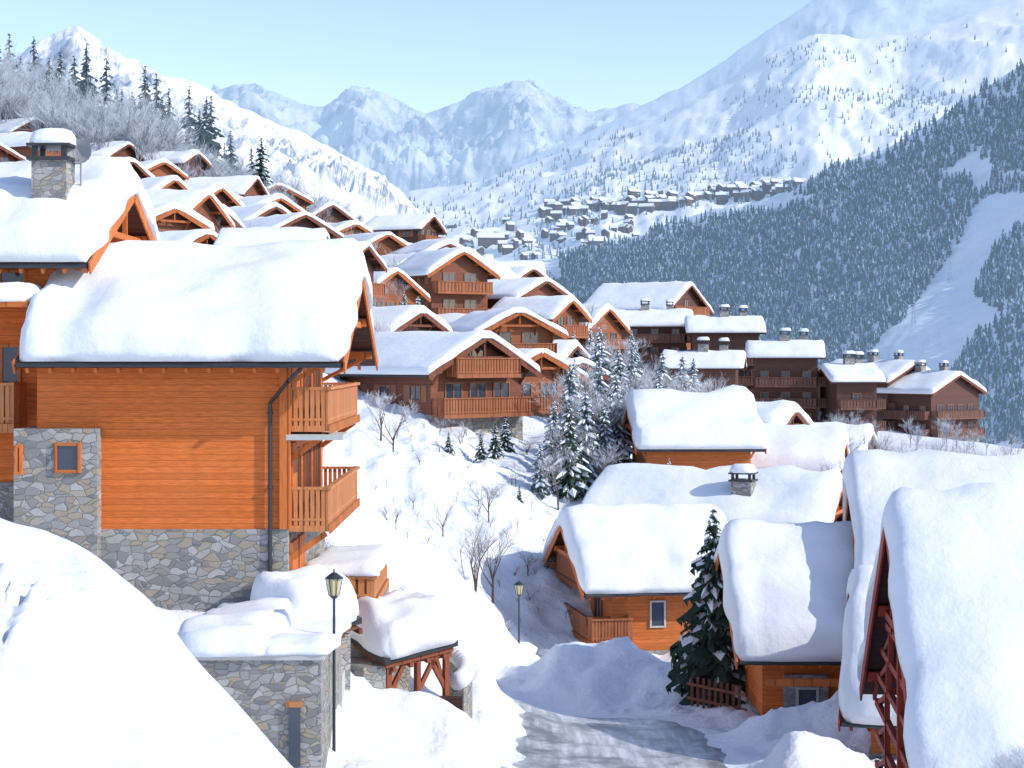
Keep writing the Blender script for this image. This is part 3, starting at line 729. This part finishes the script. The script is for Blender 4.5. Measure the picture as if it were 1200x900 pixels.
for i,(gx,gy,zr,rot,W,L,hw,wl,tr) in enumerate(V_):
    lv=[.5+2.7*k for k in range(max(1,int((hw+W*.2)/2.7)))]
    if i==0: lv=[.9,3.4]
    if rot<-40 and i<nfix: rot+=15
    jz=0 if i<8 else random.uniform(-.8,.5)
    at_gable('hillside_chalet',gx+(0 if i<8 else random.uniform(-1.2,1.2)),gy+(0 if i<8 else random.uniform(-3,3)),zr+.2+jz,rot+random.uniform(-16,16)*(i>0),W*(.92 if i==0 else random.uniform(.78,1.06)),L,hw,wall=wl,trim=tr,bal=T_HILL,
        tan=.52 if i==0 else random.uniform(.42,.62),T=random.uniform(.4,.7),base=.45 if i else .9,levels=lv,
        det=1 if gy<140 else 0,below=8,gutter=gy<140,ngab=3 if W>7.5 else 2,front='win')
def apt(cx,cy,zr,rot,L,W,hw,nm='apartment_building',tan=.32):
    lv=[.5+2.7*k for k in range(int(hw/2.7))]
    E,D,hr,h_=chalet(nm,cx,cy,zr-hw-tan*W/2,rot,L,W,hw,tan,T=.7,ov=.8,wall=W_APT,trim=T_RED,bal=T_APT,gable='px',levels=lv,front='balcony',det=0,below=6,base=.4,gutter=False,ngab=4)
    chimney(E,0,-.5,hr-.3,hr+1.6,1.2); chimney(E,L*.3,.5,hr-.3,hr+1.5,1.0)
apt(19.5,250,6.4,-6,12,11,13.5); apt(29.8,240,5.2,-4,9,10,13); apt(35.5,222,1.6,-8,8,9,9.5); apt(42.5,216,-1.4,3,5,9,6.5)
apt(57,268,-1.0,-50,14,12,7.5,tan=.42); apt(63,262,-2.6,-50,12,12,7,tan=.42); apt(23,205,.2,-10,8,8,7.5)

# ------------------------------------------------------------------ stone garage + porch, lower left
E=empty('stone_garage',(0,0,0))
m=MB(); m.box(-7.4,-4.5,40.2,45.7,-12,-7.1,0); m.box(-7.5,-4.42,40.12,45.78,-7.098,-6.95,1); m.box(-4.497,-4.40,44.2,45.2,-10,-8.2,1); m.obj('walls',[STONE2,CONC],E)
m=MB(); m.box(-5.25,-4.98,40.10,40.197,-9.6,-8.2,0); m.box(-5.3,-4.93,40.08,40.197,-8.198,-8.08,1); m.obj('window',[GLASS,T_TAN],E)
m=MB(); snow_slab(m,-8.0,-5.6,39.9,46,lambda u,v:-6.97,.62,.3,9,14,2,.16,.35); snow_slab(m,-5.9,-4.25,40.0,45.8,lambda u,v:-6.97,.28,.18,7,14,9,.1,.5); m.obj('roof_snow',[SNOW],E,True)
def lean(name,cx,cy,zc,rot,a,b,sx,sy,T,seed,mats=T_RED):
    E=empty(name,(cx,cy,zc),rot); z=lambda u,v:-sx*u-sy*v
    def slab(m,x0,x1,y0,y1,dz0,dz1,mi):
        vs=[(x,y,z(x,y)+d) for d in(dz0,dz1) for x,y in((x0,y0),(x1,y0),(x1,y1),(x0,y1))]
        m.add(vs,[(0,3,2,1),(4,5,6,7),(0,1,5,4),(1,2,6,5),(2,3,7,6),(3,0,4,7)],mi)
    m=MB(); slab(m,-a/2,a/2,-b/2,b/2,-.16,-.005,1); slab(m,-a/2+.1,a/2-.1,-b/2+.1,b/2-.1,-.32,-.163,0)
    k=-a/2+.3
    while k<a/2: slab(m,k,k+.1,-b/2+.05,b/2-.05,-.45,-.323,0); k+=.55
    m.obj('roof',[mats,GUTTER],E)
    m=MB(); snow_slab(m,-a/2-.12,a/2+.12,-b/2-.12,b/2+.12,z,T,.34,8,8,seed,.14,.4); m.obj('roof_snow',[SNOW],E,True)
    return E,z
E,z=lean('garden_shed',-5.45,45.3,-6.75,38,2.0,2.3,-.1,-.16,.85,5)
m=MB(); m.box(-.8,.8,-.9,.9,-3,-.52); m.obj('walls',[STONE2],E)
E,z=lean('entrance_porch',-3.25,48.6,-7.85,35,2.4,2.6,-.12,-.2,.85,8,mats=T_PORCH)
m=MB()
for x,y in((-.95,-1.05),(.95,-1.05),(.95,1.05),(0,-1.05)):
    m.beam((x,y,-3.6),(x,y,-.3),.15,.15); 
for x,y,s in((-.95,-1.05,1),(0,-1.05,1),(.95,-1.05,-1)): m.beam((x,y,-1.5),(x+s*.6,y-.0,-.5),.1,.12)
m.beam((.95,-1.0,-1.5),(.95,-.4,-.5),.1,.12); m.beam((-1.1,-1.05,-.6),(1.1,-1.05,-.5),.14,.18); m.beam((.95,-1.1,-.5),(.95,1.1,-.3),.14,.18)
m.obj('posts',[T_PORCH],E)
m=MB(); m.box(-1.75,-1.05,-1.1,1.1,-3.6,-.62,0); m.box(-1.0,1.0,.95,1.25,-3.6,-.47,0); m.obj('stone_walls',[STONE2],E)
m=MB(); m.box(-1.048,-.95,-.8,.6,-3.6,-1.3,0); m.box(-.6,.5,.85,.947,-3.6,-1.4,0); m.obj('door',[W_OR2],E)
W_=empty('stone_wall',(0,0,0)); m=MB(); m2=MB()
for k in range(10): # curved retaining wall with a cap of snow
    a0=-.5+k*.13; a1=a0+.13; f=lambda a:(-3.1+1.75*math.cos(a),50.6+2.6*math.sin(a))
    m.beam((*f(a0),-10.4+.03*k),(*f(a1),-10.4+.03*k),.35,2.0)
    m2.tube((*f(a0-.02),-9.33+.03*k),(*f(a1+.02),-9.33+.03*k),.27,.27,10,0,True)
m.obj('masonry',[STONE2],W_); m2.obj('wall_snow',[SNOW],W_,True)
m=MB()
for k in range(5): m.box(-2.7+.05*k,-1.5+.05*k,46.9+k*.2,47.08+k*.2,-10.0,-9.95)
for x in(-2.6,-1.5): m.box(x,x+.07,46.9,47.9,-11.2,-10.003)
m.box(-2.7,-1.4,48.0,48.06,-9.9,-9.5); m.obj('bench',[W_DK])

# foreground snow bank
cr=[(-14,21,.3),(-9,20.5,-.9),(-7.3,20,-1.5),(-6,20,-1.95),(-5.4,20,-2.28),(-4.75,20,-2.68),(-4.1,19.6,-3.25),(-3.5,19.1,-3.66),(-2.9,18.6,-4.08),(-2.4,18,-4.5),(-1.7,17.4,-5.3),(-.6,17,-6.6)]
rows=[[(x*.8,5,z-2.2) for x,y,z in cr],[(x*.9,10,z-.95) for x,y,z in cr],[(x,15,z-.28) for x,y,z in cr],cr,[(x+.4,y+1.5,z-.75) for x,y,z in cr],[(x+.8,y+4,z-3.6) for x,y,z in cr],[(x+1,y+7,z-8) for x,y,z in cr]]
R=np.array(rows,float); nu,nv=200,200
V=np.zeros((nu,nv,3))
def cat(P,t):
    n=len(P); i=int(min(n-1.0001,t)); f=t-i; p0=P[max(0,i-1)];p1=P[i];p2=P[min(n-1,i+1)];p3=P[min(n-1,i+2)]
    return .5*((2*p1)+(-p0+p2)*f+(2*p0-5*p1+4*p2-p3)*f*f+(-p0+3*p1-3*p2+p3)*f**3)
for i in range(nu):
    col=[cat(R[r_],i/(nu-1)*(len(cr)-1)) for r_ in range(len(rows))]
    for j in range(nv):
        p=cat(col,j/(nv-1)*(len(rows)-1)).copy()
        n=noise.noise(Vector((p[0]*.55,p[1]*.35,1)))*.34+noise.noise(Vector((p[0]*1.3+.4*p[1],p[1]*.5,5)))*.24
        q=math.exp(-((p[0]+5.0)/.6)**2-((p[1]-17.0)/1.6)**2)
        n+=q*(.05+.6*abs(noise.noise(Vector((p[0]*3,p[1]*3,2))))+.25*abs(noise.noise(Vector((p[0]*8,p[1]*8,2)))))
        p[2]+=n*.8; V[i,j]=p
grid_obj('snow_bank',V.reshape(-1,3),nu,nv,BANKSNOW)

# ------------------------------------------------------------------ street lamps
def lamp(x,y,z,h):
    E=empty('street_lamp',(x,y,z)); m=MB()
    m.tube((0,0,-.5),(0,0,.5),.09,.08,10,0,True); m.tube((0,0,.5),(0,0,h-.62),.045,.035,10,0)
    m.tube((0,0,h-.66),(0,0,h-.58),.06,.13,8,0,True); m.obj('post',[METAL],E)
    m=MB(); m.tube((0,0,h-.58),(0,0,h-.16),.12,.2,6,0,True); m.obj('lantern',[LAMPG],E)
    m=MB()
    for k in range(6):
        a=6.283*k/6; m.beam((.125*math.cos(a),.125*math.sin(a),h-.58),(.205*math.cos(a),.205*math.sin(a),h-.16),.02,.02)
    m.tube((0,0,h-.16),(0,0,h-.02),.26,.06,6,0,True); m.tube((0,0,h-.02),(0,0,h+.06),.02,.02,6,0,True); m.obj('cap',[METAL],E)
lamp(-4.38,42.0,-11,5.75); lamp(.3,74,-13.3,3.65)
m=MB()
for k in range(9): 
    x=6.3+.18*k; y=60.2-.22*k; m.box(x,x+.1,y,y+.04,-12.6,-11.2)
m.beam((6.2,60.4,-11.5),(8.0,58.2,-11.5),.05,.09); m.beam((6.2,60.4,-12.0),(8.0,58.2,-12.0),.05,.09); m.obj('picket_fence',[W_RED])
m=MB(); m.beam((0,0,-1),(0,0,2.2),.08,.08,0); m.box(-.3,.3,-.06,-.02,1.6,2.2,1); m.obj('road_sign',[METAL,BLUE],None,False,(27,131,-8.4))

# ------------------------------------------------------------------ near trees
m=conifer(3,7.3,1.75,28,12,4,.6); m.obj('snowy_pine_tree',[NEED,SNOWT,BARK],None,False,(7.25,61.6,-12.6))
cm=[conifer(20+i,1.0,.2,14,7,2,.4) for i in range(4)]
bt=[bare_tree(40+i,1.0,5,3,.6) for i in range(4)]
def gz(a): return ground_arr(np.array([[p[0],p[1]] for p in a],float),False)
def inst(name,tmpl,mats,lst,zs):
    mes=[]
    for t in tmpl:
        o=t.obj(name+'_t',mats); mes.append(o.data); bpy.data.objects.remove(o)
    for k,((x,y,h),z) in enumerate(zip(lst,zs)):
        o=bpy.data.objects.new(name,mes[k%len(mes)]); SC.collection.objects.link(o)
        o.location=(x,y,z-.1); o.scale=(h,h,h); o.rotation_euler=(0,0,k*1.7)
cl=[(3.3,98,5.6),(-1.0,101,2.2),(-1.8,99,1.7),(-3.6,97,1.5),(-.4,104,2.4),(-36,245,13),(-24,222,5),(-3.8,66,.9),(-1.5,84,.8),(-5.3,78,.7),(0.4,93,1.2),(-13,140,4),(-19,190,5),(-30,190,6)]
big=[conifer(60+i,1.0,.24,18,9,3,.65) for i in range(3)]
inst('snowy_fir_tree',big,[NEED,SNOWT,BARK],cl,gz(cl))
cl=[(2.5,101,4.8),(4.4,102,5.8),(5.6,103,5.0),(3.6,106,6.5),(6.6,108,6),(9.2,100,2.8),(4.4,120,5),(8,128,6),(9.5,135,6),(11,128,5),(12.5,142,6),(8,175,6),(12,165,6),(15,150,6),(17,160,6),(10,140,6),(22,140,4),(20,118,3),(-9.5,150,4),(-8,145,4.5),(6,165,5),(13,185,7),(1.6,97,3),(6,118,6),(7,136,7)]
frs=[conifer(160+i,1.0,.27,17,9,3,.97) for i in range(3)]
inst('frosted_fir_tree',frs,[NEEDF,SNOWT,BARK],cl,gz(cl))
bl=[(-1.6,78,5.6),(-.9,80,4.6),(4.6,104,7.5),(5.6,106,7.5),(3.9,110,7),(6.2,112,7),(3.0,100,5.5),(5.2,99,5),(2.6,96,4),(-6.4,92,3.8),(-7.3,95,4),(-4.9,72,1.6),(-2.6,75,2.2),(-3.4,84,2.5),(-1.2,88,3),(.8,84,2.2),(16.5,100,3.5),(19,103,3.5),(21,108,4),(18,120,5),(13.5,101,3),(-4,122,5),(0,118,4),(-10,125,5),(-9,118,5),(-13,112,5),(-14,105,6),(-17,118,6),(6.9,140,6),(9,150,7),(12,140,6),(-8,185,7),(-12,178,7),(8,200,8),(14,200,7),(18,205,6)]
rb=random.Random(31)
for i in range(46): bl.append((rb.uniform(22,50),rb.uniform(116,142),rb.uniform(3,5.2)))
for i in range(18): bl.append((rb.uniform(7,20),rb.uniform(120,185),rb.uniform(4,6)))
btn=[bare_tree(80+i,1.0,6,3,.62) for i in range(4)]
inst('bare_frosted_tree',btn,[BARK,FROSTD,FROST],bl,gz(bl))
r=random.Random(77); sh=[]
for i in range(220):
    y=r.uniform(60,106); x=r.uniform(-7,3.5)
    if x>-2 and y<74: continue
    sh.append((x,y,r.uniform(.3,1.6)))
zz=gz(sh); bs=[bare_tree(120+i,1.0,4,3,.9) for i in range(3)]
scatter('shrubs',bs,[(x,y,z-.1,h,i,i) for i,((x,y,h),z) in enumerate(zip(sh,zz))],[BARK,FROSTD,FROST])
pl=[]
for i in range(600):
    k=r.random()
    if k<.70: y=r.uniform(235,330); x=r.uniform(-100,-30)*y/300; h=r.uniform(10,16)*(1 if x/y<-.2 else .7)
    elif k<.84: y=r.uniform(150,260); x=r.uniform(-.2,-.06)*y; h=r.uniform(4,7)
    else: y=r.uniform(190,232); x=r.uniform(-.05,.28)*y; h=r.uniform(3,5)
    pl.append((x,y,h))
zz=gz(pl); scatter('frosted_woodland',bt,[(x,y,z,h,i,i) for i,((x,y,h),z) in enumerate(zip(pl,zz))],[FROSTB,FROSTB,FROSTM])
pl=[]
for i in range(75):
    y=r.uniform(255,330); x=-100*y/300+48*y/300*r.random()**1.4; h=r.uniform(10,18)
    if r.random()<.12: x=r.uniform(-60,-44)*y/300; h=r.uniform(8,12)
    pl.append((x,y,h))
zz=gz(pl); scatter('conifer_woodland',cm,[(x,y,z,h,i,i) for i,((x,y,h),z) in enumerate(zip(pl,zz))],[NEEDM,FROSTM,BARK])
bb=[bare_tree(200+i,1.0,5,4,.9) for i in range(3)]
scatter('frosted_bush',bb,[(7.0+.35*i,25+.3*(i%3),-7.0+.12*(i%2),1.3+.2*(i%3),i,i) for i in range(8)],[FROST,FROST,FROST])

# ------------------------------------------------------------------ light, sky, camera
sd=Vector((.83,-.32,.56)).normalized()
el=math.asin(sd.z); az=math.atan2(sd.x,sd.y)
L=bpy.data.lights.new('sun','SUN'); L.energy=3.7; L.angle=math.radians(.5); L.color=(1,.95,.86)
o=bpy.data.objects.new('sun',L); SC.collection.objects.link(o); o.rotation_euler=sd.to_track_quat('Z','Y').to_euler()
w=bpy.data.worlds.new('World'); SC.world=w; w.use_nodes=True; nt=w.node_tree
bg=nt.nodes['Background']; sk=nt.nodes.new('ShaderNodeTexSky'); sk.sky_type='NISHITA'; sk.sun_disc=False
sk.sun_elevation=el; sk.sun_rotation=az; sk.altitude=1500; sk.air_density=1.1; sk.dust_density=.8; sk.ozone_density=2.0
c_=mixc(nt,1.0,sk.outputs[0],(1.95,1.78,1.78),'MULTIPLY')
nt.links.new(c_,bg.inputs[0]); bg.inputs[1].default_value=.135
SC.view_settings.view_transform='Standard'; SC.view_settings.look='None'; SC.view_settings.exposure=0
c=bpy.data.cameras.new('camera'); c.lens=60; c.sensor_width=36; c.shift_y=-.025; c.clip_start=.5; c.clip_end=30000
o=bpy.data.objects.new('camera',c); SC.collection.objects.link(o); o.location=(0,0,0); o.rotation_euler=(math.radians(90),0,0); SC.camera=o
